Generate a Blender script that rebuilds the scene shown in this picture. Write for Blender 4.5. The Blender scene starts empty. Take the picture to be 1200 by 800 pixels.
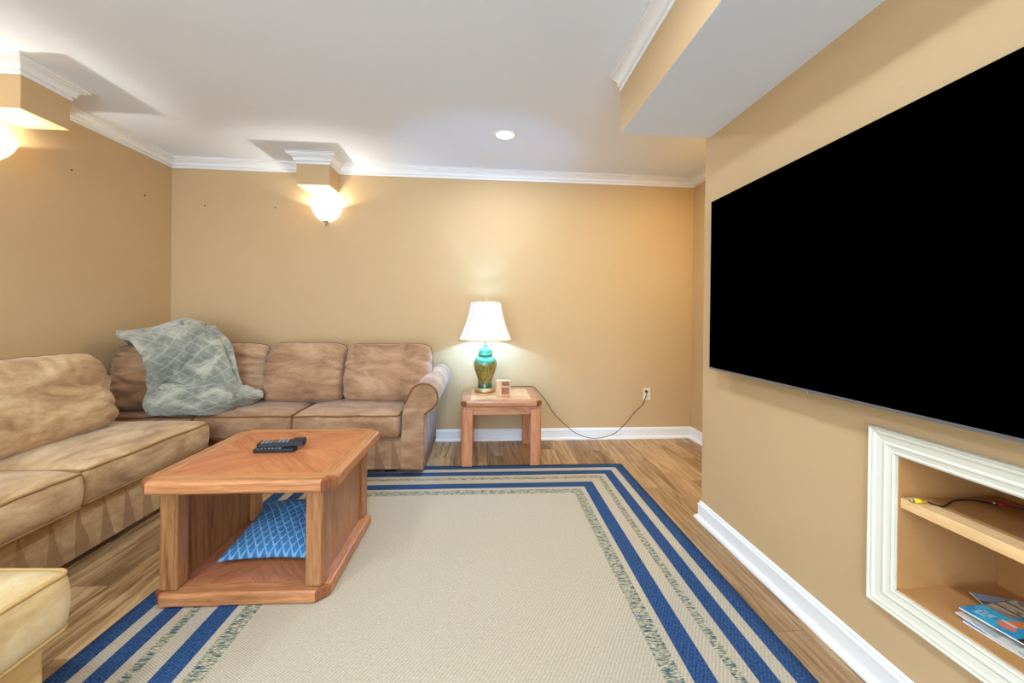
import bpy, bmesh, math, random
from mathutils import Vector, Matrix, noise
random.seed(7)
C = bpy.context.scene
COL = C.collection
PI = math.pi

# ------------------------------------------------------------------ camera
cam_d = bpy.data.cameras.new('camera')
cam_d.sensor_width = 36.0
cam_d.lens = 456.34 * 36 / 1200
cam_d.shift_x = 0.0
cam_d.shift_y = (370.96 - 400) / 1200
cam_d.clip_start = 0.02
cam = bpy.data.objects.new('camera', cam_d)
COL.objects.link(cam)
r = Vector((0.99739372, -0.07127867, 0.01118571))
u = Vector((-0.01094669, 0.00374304, 0.99993308))
f = Vector((0.07131577, 0.99744942, -0.00295302))
cam.matrix_world = Matrix(((r.x, u.x, -f.x, 0), (r.y, u.y, -f.y, 0), (r.z, u.z, -f.z, 1.18), (0, 0, 0, 1)))
C.camera = cam

# ------------------------------------------------------------------ world, exposure
w = bpy.data.worlds.new('world')
C.world = w
w.use_nodes = True
w.node_tree.nodes['Background'].inputs[0].default_value = (0.63, 0.80, 1.0, 1)
w.node_tree.nodes['Background'].inputs[1].default_value = 6.8
C.view_settings.view_transform = 'Standard'
C.view_settings.look = 'None'
C.view_settings.gamma = 1
C.view_settings.use_curve_mapping = False
C.view_settings.exposure = 0.1
DOWNLIGHT_W = 20.0
SCONCE_W = 9.0
TABLE_LAMP_W = 17.0
ALCOVE_FILL_W = 13.0

# ------------------------------------------------------------------ node helper
def s2l(c):
    c = c / 255.0
    return c / 12.92 if c <= 0.04045 else ((c + 0.055) / 1.055) ** 2.4
def rgb(r_, g_, b_):
    return (s2l(r_), s2l(g_), s2l(b_), 1)

class Mat:
    def __init__(self, name, rough=0.6, spec=0.3, color=None, metal=0.0):
        self.m = bpy.data.materials.new(name)
        self.m.use_nodes = True
        self.t = self.m.node_tree
        self.b = self.t.nodes['Principled BSDF']
        self.b.inputs['Roughness'].default_value = rough
        self.b.inputs['Specular IOR Level'].default_value = spec
        self.b.inputs['Metallic'].default_value = metal
        if color: self.b.inputs['Base Color'].default_value = color
    def link(self, a, b): self.t.links.new(a, b)
    def inp(self, sock, v):
        if isinstance(v, bpy.types.NodeSocket): self.link(v, sock)
        elif v is not None: sock.default_value = v
    def math(self, op, a, b=None, c=None, clamp=False):
        n = self.t.nodes.new('ShaderNodeMath'); n.operation = op; n.use_clamp = clamp
        self.inp(n.inputs[0], a)
        if b is not None: self.inp(n.inputs[1], b)
        if c is not None: self.inp(n.inputs[2], c)
        return n.outputs[0]
    def coord(self, kind='Object'):
        return self.t.nodes.new('ShaderNodeTexCoord').outputs[kind]
    def pos(self): return self.t.nodes.new('ShaderNodeNewGeometry').outputs['Position']
    def rnd(self): return self.t.nodes.new('ShaderNodeObjectInfo').outputs['Random']
    def sep(self, v):
        n = self.t.nodes.new('ShaderNodeSeparateXYZ'); self.link(v, n.inputs[0]); return n.outputs
    def comb(self, x, y, z):
        n = self.t.nodes.new('ShaderNodeCombineXYZ')
        for i, v in enumerate((x, y, z)): self.inp(n.inputs[i], v)
        return n.outputs[0]
    def scale(self, v, s, off=(0, 0, 0)):
        n = self.t.nodes.new('ShaderNodeMapping'); self.link(v, n.inputs[0])
        n.inputs['Scale'].default_value = s; n.inputs['Location'].default_value = off
        return n.outputs[0]
    def vadd(self, a, b):
        n = self.t.nodes.new('ShaderNodeVectorMath'); n.operation = 'ADD'; self.link(a, n.inputs[0]); self.inp(n.inputs[1], b); return n.outputs[0]
    def noise(self, v, scale=5, detail=3, rough=0.5, dist=0.0):
        n = self.t.nodes.new('ShaderNodeTexNoise'); self.link(v, n.inputs['Vector'])
        n.inputs['Scale'].default_value = scale; n.inputs['Detail'].default_value = detail
        n.inputs['Roughness'].default_value = rough; n.inputs['Distortion'].default_value = dist
        return n.outputs[0]
    def voronoi(self, v, scale=5, feature='F1'):
        n = self.t.nodes.new('ShaderNodeTexVoronoi'); n.feature = feature; self.link(v, n.inputs['Vector'])
        n.inputs['Scale'].default_value = scale
        return n.outputs
    def ramp(self, fac, stops, mode='LINEAR'):
        n = self.t.nodes.new('ShaderNodeValToRGB'); n.color_ramp.interpolation = mode
        self.inp(n.inputs[0], fac)
        e = n.color_ramp.elements
        while len(e) < len(stops): e.new(0.5)
        for i, (p_, c_) in enumerate(stops): e[i].position = p_; e[i].color = c_
        return n.outputs[0]
    def mix(self, fac, a, b, mode='MIX'):
        n = self.t.nodes.new('ShaderNodeMix'); n.data_type = 'RGBA'; n.blend_type = mode
        self.inp(n.inputs[0], fac); self.inp(n.inputs[6], a); self.inp(n.inputs[7], b)
        return n.outputs[2]
    def color(self, v): self.inp(self.b.inputs['Base Color'], v); return self
    def rough(self, v): self.inp(self.b.inputs['Roughness'], v); return self
    def bump(self, h, strength=0.3, dist=0.01):
        n = self.t.nodes.new('ShaderNodeBump'); self.inp(n.inputs['Height'], h)
        n.inputs['Strength'].default_value = strength; n.inputs['Distance'].default_value = dist
        self.link(n.outputs[0], self.b.inputs['Normal']); return self
    def emit(self, c, s):
        self.b.inputs['Emission Color'].default_value = c; self.b.inputs['Emission Strength'].default_value = s; return self

# ------------------------------------------------------------------ materials
def mat_paint(name, base, mottled, rough=0.7, bump=0.15):
    M = Mat(name, rough, 0.25)
    p_ = M.pos()
    n1 = M.noise(p_, 1.3, 4, 0.6)
    n2 = M.noise(p_, 90, 2, 0.5)
    c = M.mix(M.math('MULTIPLY', n1, 0.6), base, mottled)
    n3 = M.noise(p_, 5.5, 3, 0.6, 1.5)
    c = M.mix(M.math('MULTIPLY_ADD', n3, 2.2, -1.42, clamp=True), c, mottled)
    M.color(c)
    M.bump(n2, bump, 0.002)
    return M.m
WALL = mat_paint('tan_wall_paint', rgb(205, 175, 131), rgb(190, 158, 115))
CEIL = mat_paint('white_ceiling_paint', rgb(232, 240, 249), rgb(227, 235, 245), 0.75)
WHITE = Mat('white_gloss_trim', 0.35, 0.4, rgb(238, 238, 236)).m
CREAM = Mat('cream_gloss_trim', 0.35, 0.4, rgb(224, 220, 200)).m

def mat_plank():
    M = Mat('oak_laminate', 0.42, 0.35)
    p_ = M.pos(); r_ = M.rnd()
    off = M.comb(M.math('MULTIPLY', r_, 37.0), M.math('MULTIPLY', r_, 91.0), 0.0)
    q = M.vadd(p_, off)
    g = M.noise(M.scale(q, (30, 1.9, 1)), 1.0, 7, 0.68, 1.4)
    g2 = M.noise(M.scale(q, (90, 3.0, 1)), 1.0, 3, 0.6, 0.3)
    g3 = M.noise(M.scale(q, (5, 0.6, 1)), 1.0, 3, 0.5, 1.0)
    c = M.ramp(g, [(0.34, rgb(92, 64, 38)), (0.43, rgb(148, 110, 70)), (0.51, rgb(188, 150, 104)), (0.62, rgb(218, 186, 140))])
    c = M.mix(M.math('MULTIPLY', g2, 0.4), c, rgb(124, 90, 58))
    c = M.mix(M.math('MULTIPLY_ADD', g3, 1.6, -0.55, clamp=True), c, M.mix(r_, rgb(176, 134, 92), rgb(216, 182, 138)))
    tone = M.ramp(r_, [(0.0, (0.66, 0.64, 0.62, 1)), (0.5, (0.92, 0.92, 0.9, 1)), (1.0, (1.12, 1.10, 1.04, 1))])
    M.color(M.mix(1.0, c, tone, 'MULTIPLY'))
    M.rough(M.math('MULTIPLY_ADD', g2, 0.25, 0.30))
    M.bump(g2, 0.12, 0.002)
    return M.m
PLANK = mat_plank()
UNDER = Mat('floor_underlay', 0.9, 0.1, rgb(92, 66, 44)).m

def mat_wood(name, dark, mid, light, axis='x', mode=None, gloss=0.28, r0=0.0):
    """oak grain; axis = direction of the grain; mode 'radial' = quarter matched veneer"""
    M = Mat(name, gloss, 0.45)
    p_ = M.coord('Object'); s = M.sep(p_)
    r_ = M.rnd()
    if mode == 'radial':
        ax = M.math('ABSOLUTE', s[0]); ay = M.math('ABSOLUTE', s[1])
        across = M.math('SUBTRACT', ax, ay); along = M.math('ADD', ax, ay)
        sx = M.math('SIGN', s[0]); sy = M.math('SIGN', s[1])
        v = M.comb(M.math('MULTIPLY', along, 2.2), M.math('MULTIPLY', across, 26), M.math('MULTIPLY_ADD', sx, 3.1, M.math('MULTIPLY', sy, 1.7)))
    else:
        k = {'x': (3, 38, 38), 'y': (38, 3, 38), 'z': (38, 38, 3)}[axis]
        v = M.vadd(M.scale(p_, k), M.comb(M.math('MULTIPLY', r_, 13.0), M.math('MULTIPLY', r_, 31.0), M.math('MULTIPLY', r_, 7.0)))
    g = M.noise(v, 1.0, 5, 0.6, 1.2)
    g2 = M.noise(v, 3.5, 3, 0.6, 0.2)
    c = M.ramp(g, [(0.30, dark), (0.44, mid), (0.66, light)])
    g3 = M.noise(v, 0.35, 2, 0.5, 0.6)
    c = M.mix(M.math('MULTIPLY_ADD', g2, 2.4, -0.9, clamp=True), c, dark)
    c = M.mix(M.math('MULTIPLY_ADD', g3, 1.5, -0.5, clamp=True), c, light)
    M.color(c)
    M.bump(g2, 0.10, 0.002)
    return M.m
OD, OM, OL = rgb(130, 76, 42), rgb(188, 120, 72), rgb(212, 150, 98)
W_INLAY = mat_wood('oak_veneer_quarter_matched', rgb(136, 72, 38), rgb(188, 110, 66), rgb(212, 136, 88), mode='radial')
W_X = mat_wood('oak_grain_sideways', OD, OM, OL, 'x')
W_Y = mat_wood('oak_grain_deep', OD, OM, OL, 'y')
W_Z = mat_wood('oak_grain_upright', rgb(112, 68, 38), rgb(162, 106, 64), rgb(188, 134, 86), 'z')
W_CORNER = mat_wood('oak_end_grain', rgb(104, 56, 30), rgb(140, 80, 46), rgb(158, 96, 58), 'z')
W_LT = mat_wood('pale_pine_block', rgb(176, 128, 84), rgb(208, 164, 118), rgb(226, 190, 148), 'z', gloss=0.5)
ET_INLAY = mat_wood('end_table_veneer', rgb(166, 108, 62), rgb(212, 158, 104), rgb(232, 186, 134), mode='radial')
ET_X = mat_wood('end_table_rail', rgb(130, 76, 46), rgb(176, 114, 74), rgb(200, 142, 98), 'x')
ET_Z = mat_wood('end_table_leg', rgb(150, 90, 58), rgb(190, 122, 82), rgb(208, 146, 104), 'z')
PINE = mat_wood('pine_shelf_nosing', rgb(206, 156, 98), rgb(230, 184, 124), rgb(242, 204, 150), 'y', gloss=0.5)
def mat_mdf():
    M = Mat('raw_fibreboard', 0.8, 0.15)
    p_ = M.pos()
    n = M.noise(p_, 6, 5, 0.65); n2 = M.noise(p_, 260, 2, 0.5)
    c = M.mix(n, rgb(176, 126, 74), rgb(202, 152, 94))
    M.color(M.mix(M.math('MULTIPLY', n2, 0.25), c, rgb(150, 106, 64)))
    return M.m
MDF = mat_mdf()

def mat_suede(name, base, dark, light, wedges=False, piping=False):
    M = Mat(name, 0.9, 0.12)
    p_ = M.coord('Object'); s = M.sep(p_)
    r_ = M.rnd()
    q = M.vadd(p_, M.comb(M.math('MULTIPLY', r_, 17.0), M.math('MULTIPLY', r_, 5.0), M.math('MULTIPLY', r_, 9.0)))
    n1 = M.noise(M.scale(q, (3.5, 7, 8)), 1.0, 6, 0.66, 0.5)
    n2 = M.noise(M.scale(q, (22, 40, 60)), 1.0, 3, 0.6)
    c = M.ramp(n1, [(0.32, dark), (0.49, base), (0.64, light)])
    if wedges:
        # nap brushed in long wedges that widen towards the floor
        jit = M.noise(M.comb(M.math('MULTIPLY', s[0], 5.0), 0.0, M.math('MULTIPLY', s[2], 3.0)), 1.0, 3, 0.6)
        t = M.math('ADD', M.math('MULTIPLY', s[0], 8.6), M.math('MULTIPLY_ADD', s[2], -0.6, M.math('MULTIPLY', jit, 0.45)))
        fr = M.math('FRACT', t)
        lim = M.math('MULTIPLY_ADD', s[2], -2.9, 0.80)
        mask = M.math('LESS_THAN', fr, lim)
        c = M.mix(M.math('MULTIPLY', mask, 0.75), c, dark)
    c = M.mix(M.math('MULTIPLY', n2, 0.55), c, dark)
    M.color(c)
    h = M.math('ADD', M.math('MULTIPLY', n2, 0.3), n1)
    M.bump(h, 0.5, 0.010)
    M.b.inputs['Sheen Weight'].default_value = 0.25
    M.b.inputs['Sheen Roughness'].default_value = 0.5
    return M.m
SA = (rgb(204, 168, 120), rgb(152, 116, 78), rgb(228, 198, 152))     # golden tan
SB = (rgb(176, 136, 102), rgb(138, 102, 74), rgb(200, 164, 130))     # browner run
SC = (rgb(208, 178, 124), rgb(168, 134, 84), rgb(226, 202, 154))
SUEDE = {'a': mat_suede('tan_suede', *SA), 'b': mat_suede('brown_suede', *SB), 'c': mat_suede('pale_suede', *SC)}
SKIRT = {'a': mat_suede('tan_suede_brushed_skirt', *SA, wedges=True), 'b': mat_suede('brown_suede_brushed_skirt', *SB, wedges=True),
         'c': mat_suede('pale_suede_skirt', rgb(214, 176, 112), rgb(180, 140, 84), rgb(226, 192, 134))}
PIPE = {'a': Mat('tan_piping', 0.85, 0.1, rgb(158, 122, 80)).m, 'b': Mat('brown_piping', 0.85, 0.1, rgb(128, 88, 58)).m,
        'c': Mat('pale_piping', 0.85, 0.1, rgb(190, 156, 100)).m}
BLACK = Mat('matt_black', 0.7, 0.2, rgb(18, 17, 16)).m

def mat_rug():
    M = Mat('flatwoven_striped_rug', 0.9, 0.1)
    uv = M.sep(M.coord('UV')); x, y = uv[0], uv[1]        # metres over the rug
    RW, RL = 2.45, 3.04
    dx = M.math('MINIMUM', x, M.math('SUBTRACT', RW, x))
    dy = M.math('MINIMUM', y, M.math('SUBTRACT', RL, y))
    d = M.math('MINIMUM', dx, dy)
    navy = rgb(40, 66, 124); cream = rgb(206, 196, 176)
    st = [0, .072, .122, .190, .227, .262, .323, .399, .428, .489]
    cream_ = rgb(206, 196, 176)
    # yarn pattern
    wv = M.math('SINE', M.math('MULTIPLY', M.math('ADD', x, M.math('MULTIPLY', y, 0.6)), 2 * PI / 0.0135))
    wh = M.math('SINE', M.math('MULTIPLY', y, 2 * PI / 0.0110))
    tw = M.math('MULTIPLY', wv, wh)
    p3 = M.comb(x, y, 0.0)
    n1 = M.noise(M.scale(p3, (30, 150, 1)), 1.0, 2, 0.7)
    n2 = M.noise(p3, 2.2, 4, 0.6)
    n3 = M.noise(p3, 110, 3, 0.85)
    mot = M.ramp(n1, [(0.0, rgb(62, 84, 96)), (0.40, rgb(98, 116, 116)), (0.48, rgb(164, 150, 104)), (0.53, rgb(200, 190, 164)), (0.60, rgb(112, 120, 98)), (0.68, rgb(70, 92, 100))], 'CONSTANT')
    kind = M.ramp(M.math('DIVIDE', d, 0.5), [(0, (0, 0, 0, 1))] + [(b_ / 0.5, (c_, c_, c_, 1)) for b_, c_ in zip(st[1:], [0.5, 0, 0.5, 1, 0.5, 0, 0.5, 1, 0.5])], 'CONSTANT')
    isN = M.math('LESS_THAN', kind, 0.25); isM = M.math('GREATER_THAN', kind, 0.75)
    cr = M.mix(M.math('MULTIPLY_ADD', n3, 1.4, -0.35, clamp=True), rgb(172, 160, 138), rgb(232, 222, 204))
    cr = M.mix(M.math('MULTIPLY_ADD', tw, 0.30, 0.22, clamp=True), cr, rgb(132, 114, 88))
    cr = M.mix(M.math('MULTIPLY', n2, 0.35), cr, rgb(186, 166, 132))
    nv = M.mix(M.math('MULTIPLY_ADD', n3, 2.6, -0.9, clamp=True), rgb(28, 56, 98), rgb(80, 116, 162))
    nv = M.mix(M.math('MULTIPLY_ADD', tw, 0.3, 0.25, clamp=True), nv, rgb(16, 26, 58))
    c = M.mix(isN, cr, nv); c = M.mix(isM, c, mot)
    M.color(c)
    M.bump(M.math('ADD', tw, M.math('MULTIPLY', n3, 0.8)), 0.35, 0.002)
    return M.m
RUG = mat_rug()

def mat_blanket():
    M = Mat('grey_teal_plush', 0.95, 0.1)
    uv = M.sep(M.coord('UV')); x, y = uv[0], uv[1]
    n = M.noise(M.coord('Object'), 7, 4, 0.65, 0.6); n2 = M.noise(M.coord('Object'), 90, 2, 0.6)
    xx = M.math('MULTIPLY_ADD', n, 0.035, x); yy = M.math('MULTIPLY_ADD', n, -0.03, y)
    k = 1 / 0.082
    a = M.math('ABSOLUTE', M.math('SUBTRACT', M.math('FRACT', M.math('MULTIPLY', M.math('ADD', yy, M.math('MULTIPLY', xx, 0.55)), k)), 0.5))
    b = M.math('ABSOLUTE', M.math('SUBTRACT', M.math('FRACT', M.math('MULTIPLY', M.math('SUBTRACT', yy, M.math('MULTIPLY', xx, 0.55)), k)), 0.5))
    l = M.math('MAXIMUM', a, b)
    line = M.math('MULTIPLY_ADD', l, 10.0, -4.1, clamp=True)
    base = M.ramp(n, [(0.32, rgb(104, 108, 96)), (0.50, rgb(146, 145, 128)), (0.66, rgb(194, 188, 164))])
    c = M.mix(M.math('MULTIPLY', M.math('MULTIPLY', line, M.math('MULTIPLY_ADD', n, 1.6, -0.1, clamp=True)), 0.8), base, rgb(200, 200, 182))
    c = M.mix(M.math('MULTIPLY', n2, 0.3), c, rgb(84, 92, 90))
    M.color(c)
    M.bump(M.math('MULTIPLY_ADD', line, -0.8, n2), 0.5, 0.008)
    M.b.inputs['Sheen Weight'].default_value = 0.5
    return M.m
BLANKET = mat_blanket()

def mat_scallop():
    M = Mat('blue_knit_scallops', 0.9, 0.1)
    uv = M.sep(M.coord('UV'))
    v = M.math('MULTIPLY', uv[1], 1 / 0.027)
    row = M.math('FLOOR', v)
    odd = M.math('MODULO', M.math('ABSOLUTE', row), 2.0)
    u_ = M.math('MULTIPLY_ADD', uv[0], 1 / 0.038, M.math('MULTIPLY', odd, 0.5))
    fx = M.math('SUBTRACT', M.math('FRACT', u_), 0.5)
    fy = M.math('FRACT', v)
    # curved lattice: a pointed arch per cell
    arch = M.math('MULTIPLY', M.math('POWER', M.math('MULTIPLY', M.math('ABSOLUTE', fx), 2.0), 1.5), 1.0)
    dd = M.math('ABSOLUTE', M.math('SUBTRACT', fy, arch))
    line = M.math('SUBTRACT', 1.0, M.math('MULTIPLY', dd, 2.8), clamp=True)
    n = M.noise(M.coord('Object'), 120, 2, 0.6)
    c = M.mix(line, rgb(62, 122, 172), rgb(158, 198, 226))
    M.color(M.mix(M.math('MULTIPLY', n, 0.35), c, rgb(56, 104, 150)))
    M.bump(M.math('ADD', line, M.math('MULTIPLY', n, 0.3)), 0.7, 0.006)
    return M.m
SCALLOP = mat_scallop()

def mat_jar():
    M = Mat('green_glazed_ceramic', 0.08, 0.6)
    p_ = M.coord('Object'); s = M.sep(p_)
    n = M.noise(M.scale(p_, (9, 9, 5)), 1.0, 3, 0.5, 2.0)
    h = M.math('ADD', s[2], M.math('MULTIPLY_ADD', n, 0.08, -0.04))
    leaf = M.noise(M.scale(p_, (20, 20, 9)), 1.0, 2, 0.5, 2.5)
    lower = M.ramp(leaf, [(0.38, rgb(44, 92, 62)), (0.46, rgb(140, 112, 44)), (0.56, rgb(164, 132, 54)), (0.64, rgb(92, 104, 50))])
    c = M.mix(M.math('MULTIPLY_ADD', h, 60.0, -60.0 * 0.245, clamp=True), lower, rgb(60, 142, 104))
    c = M.mix(M.math('MULTIPLY_ADD', h, -30.0, 30.0 * 0.085, clamp=True), c, rgb(36, 84, 58))
    M.color(c)
    M.b.inputs['Coat Weight'].default_value = 0.5
    return M.m
JAR = mat_jar()
BRASS = Mat('aged_brass', 0.3, 0.5, rgb(190, 160, 110), 0.8).m
GOLDTRIM = Mat('cream_gold_braid', 0.6, 0.3, rgb(214, 186, 130)).m
def mat_shade():
    M = Mat('lit_pleated_shade', 0.8, 0.2, rgb(240, 238, 228))
    n = M.noise(M.scale(M.coord('Object'), (160, 160, 4)), 1.0, 2, 0.5)
    M.color(M.mix(n, rgb(226, 228, 224), rgb(246, 246, 240)))
    M.emit((0.93, 0.97, 1.0, 1), 0.16)
    return M.m
SHADE = mat_shade()
GLASS_LIT = Mat('lit_frosted_glass', 0.4, 0.4, rgb(250, 244, 230)).emit((1.0, 0.86, 0.62, 1), 2.6).m
LENS_LIT = Mat('lit_downlight_lens', 0.5, 0.3, rgb(250, 250, 250)).emit((1.0, 1.0, 1.0, 1), 4.0).m
BULB = Mat('lit_bulb', 0.5, 0.3, rgb(250, 250, 250)).emit((1.0, 0.95, 0.85, 1), 6.0).m
NICKEL = Mat('brushed_nickel', 0.35, 0.5, rgb(170, 160, 145), 0.9).m
SCREEN = Mat('switched_off_screen', 0.6, 0.0, (0.0, 0.0, 0.0, 1)).m
SILVER = Mat('silver_bezel', 0.3, 0.5, rgb(150, 156, 160), 0.8).m
DARKPL = Mat('dark_plastic', 0.4, 0.4, rgb(30, 30, 32)).m
GREYPL = Mat('grey_plastic_buttons', 0.5, 0.4, rgb(140, 140, 145)).m
REDPL = Mat('red_plastic', 0.4, 0.4, rgb(150, 28, 30)).m
YELPL = Mat('yellow_plastic', 0.4, 0.4, rgb(236, 206, 30)).m
IVORY = Mat('ivory_plastic', 0.4, 0.4, rgb(236, 224, 196)).m
CORD = Mat('brown_cord', 0.5, 0.3, rgb(84, 66, 46)).m
PAPER = Mat('white_paper_edges', 0.8, 0.2, rgb(232, 232, 230)).m
NAILM = Mat('dark_nail', 0.5, 0.4, rgb(60, 42, 26)).m

# ------------------------------------------------------------------ object helpers
def link(name, me, mat, parent=None, smooth=False, loc=None):
    o = bpy.data.objects.new(name, me)
    COL.objects.link(o)
    if mat is not None and not me.materials: me.materials.append(mat)
    if smooth:
        for p_ in me.polygons: p_.use_smooth = True
    if parent is not None: o.parent = parent
    if loc is not None: o.location = loc
    return o
def bm_link(name, bm, mat, parent=None, smooth=False, loc=None):
    bmesh.ops.recalc_face_normals(bm, faces=bm.faces)
    me = bpy.data.meshes.new(name); bm.to_mesh(me); bm.free()
    return link(name, me, mat, parent, smooth, loc)
def struct(o): o['kind'] = 'structure'; return o
def tag(o, label, cat, group=None):
    o['label'] = label; o['category'] = cat
    if group: o['group'] = group
    return o
def thing(name, label, cat, loc=(0, 0, 0), rz=0.0, group=None):
    o = bpy.data.objects.new(name, None); COL.objects.link(o)
    o.location = loc; o.rotation_euler = (0, 0, rz); o.empty_display_size = 0.1
    return tag(o, label, cat, group)
def add_box(bm, x0, x1, y0, y1, z0, z1, bevel=0.0, seg=2, mtx=None):
    vs = [bm.verts.new((x, y, z)) for z in (z0, z1) for y in (y0, y1) for x in (x0, x1)]
    fs = [(0, 2, 3, 1), (4, 5, 7, 6), (0, 1, 5, 4), (2, 6, 7, 3), (0, 4, 6, 2), (1, 3, 7, 5)]
    faces = [bm.faces.new([vs[i] for i in f_]) for f_ in fs]
    if bevel:
        es = list({e for f_ in faces for e in f_.edges})
        res = bmesh.ops.bevel(bm, geom=es, offset=bevel, segments=seg, profile=0.5, affect='EDGES')
        vs = list({v for f_ in res['faces'] for v in f_.verts} | {v for v in vs if v.is_valid})
    if mtx is not None: bmesh.ops.transform(bm, matrix=mtx, verts=[v for v in vs if v.is_valid])
    return bm
def box(name, x0, x1, y0, y1, z0, z1, mat, parent=None, bevel=0.0, seg=2):
    bm = bmesh.new(); add_box(bm, x0, x1, y0, y1, z0, z1, bevel, seg)
    return bm_link(name, bm, mat, parent)
def prism(name, pts, z0, z1, mat, parent=None, bevel=0.0, seg=3, smooth=False, axis='z', sides=None):
    """polygon pts extruded from z0 to z1 along the axis"""
    def P(a, b, c):
        return {'z': (a, b, c), 'y': (a, c, b), 'x': (c, a, b)}[axis]
    bm = bmesh.new()
    lo = [bm.verts.new(P(a, b, z0)) for a, b in pts]; hi = [bm.verts.new(P(a, b, z1)) for a, b in pts]
    n = len(pts)
    bm.faces.new(lo[::-1]); bm.faces.new(hi)
    for i in range(n): bm.faces.new((lo[i], lo[(i + 1) % n], hi[(i + 1) % n], hi[i]))
    if bevel:
        if sides is None: es = list(bm.edges)
        else: es = [bm.edges.get((q[i], q[(i + 1) % n])) for i in sides for q in (lo, hi)]
        bmesh.ops.bevel(bm, geom=es, offset=bevel, segments=seg, profile=0.5, affect='EDGES')
    return bm_link(name, bm, mat, parent, smooth)
def add_lathe(bm, prof, n=40, a0=0.0, a1=2 * PI, cx=0, cy=0):
    full = abs(a1 - a0 - 2 * PI) < 1e-6
    k = n if full else n + 1
    rings = []
    for r_, z in prof:
        rings.append([bm.verts.new((cx + max(r_, 1e-5) * math.cos(a0 + (a1 - a0) * i / n), cy + max(r_, 1e-5) * math.sin(a0 + (a1 - a0) * i / n), z)) for i in range(k)])
    for a, b in zip(rings, rings[1:]):
        for i in range(n):
            j = (i + 1) % k
            bm.faces.new((a[i], a[j], b[j], b[i]))
    return rings
def lathe(name, prof, mat, parent=None, n=40, a0=0.0, a1=2 * PI, loc=None):
    bm = bmesh.new(); add_lathe(bm, prof, n, a0, a1)
    bmesh.ops.remove_doubles(bm, verts=bm.verts, dist=2e-5)
    return bm_link(name, bm, mat, parent, True, loc)
def catmull(pts, n=8, closed=False):
    P = [Vector(p_) for p_ in pts]; out = []
    m = len(P)
    rng = range(m) if closed else range(m - 1)
    for i in rng:
        if closed: a, b, c, d = P[(i - 1) % m], P[i], P[(i + 1) % m], P[(i + 2) % m]
        else: a, b, c, d = P[max(i - 1, 0)], P[i], P[i + 1], P[min(i + 2, m - 1)]
        for k in range(n):
            t = k / n
            out.append(0.5 * ((2 * b) + (c - a) * t + (2 * a - 5 * b + 4 * c - d) * t * t + (3 * b - a - 3 * c + d) * t ** 3))
    if not closed: out.append(P[-1])
    return out
def add_tube(bm, pts, rad, n=8, closed=False):
    P = [Vector(p_) for p_ in pts]; m = len(P); rings = []
    prev = None
    for i, p_ in enumerate(P):
        if closed: t = P[(i + 1) % m] - P[(i - 1) % m]
        else: t = P[min(i + 1, m - 1)] - P[max(i - 1, 0)]
        t.normalize()
        if prev is None: a = t.orthogonal().normalized()
        else:
            a = prev - t * prev.dot(t)
            a = a.normalized() if a.length > 1e-6 else t.orthogonal().normalized()
        prev = a; b = t.cross(a)
        rings.append([bm.verts.new(p_ + (a * math.cos(2 * PI * k / n) + b * math.sin(2 * PI * k / n)) * rad) for k in range(n)])
    for i in range(m if closed else m - 1):
        A, B = rings[i], rings[(i + 1) % m]
        for k in range(n): bm.faces.new((A[k], A[(k + 1) % n], B[(k + 1) % n], B[k]))
    if not closed:
        bm.faces.new(rings[0][::-1]); bm.faces.new(rings[-1])
def tube(name, pts, rad, mat, parent=None, n=8, closed=False):
    bm = bmesh.new(); add_tube(bm, pts, rad, n, closed)
    return bm_link(name, bm, mat, parent, True)
def fbm(p_, o=3): return noise.fractal(Vector(p_), 1.0, 2.0, o)

# profile swept along a path in plan with mitred corners (crown, baseboard, frame)
def sweep(name, path, prof, mat, parent=None, closed=False, plane='xy'):
    """path = 2-D points; prof = (offset to the left of travel, height)"""
    bm = bmesh.new(); n = len(path); rings = []
    for i, p_ in enumerate(path):
        p_ = Vector(p_)
        a = Vector(path[(i - 1) % n]) if (closed or i > 0) else None
        b = Vector(path[(i + 1) % n]) if (closed or i < n - 1) else None
        d1 = (p_ - a).normalized() if a is not None else (b - p_).normalized()
        d2 = (b - p_).normalized() if b is not None else d1
        n1 = Vector((-d1.y, d1.x)); n2 = Vector((-d2.y, d2.x))
        mid = (n1 + n2); mid = mid / max(mid.dot(n1), 0.2)
        ring = []
        for o_, h in prof:
            q = p_ + mid * o_
            ring.append(bm.verts.new({'xy': (q.x, q.y, h), 'yz': (h, q.x, q.y)}[plane]))
        rings.append(ring)
    m = len(prof)
    for i in range(n if closed else n - 1):
        A, B = rings[i], rings[(i + 1) % n]
        for k in range(m): bm.faces.new((A[k], A[(k + 1) % m], B[(k + 1) % m], B[k]))
    if not closed: bm.faces.new(rings[0][::-1]); bm.faces.new(rings[-1])
    return bm_link(name, bm, mat, parent)

# ------------------------------------------------------------------ the setting
XL, XR, XA = -2.776, 1.282, 2.042
YB, H, HS = 3.685, 2.54, 2.2126
YC = 2.194            # back end of the TV wall
YF = -2.6             # how far the room goes on behind the camera
def yb(x): return YB + 0.007 * x

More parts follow.
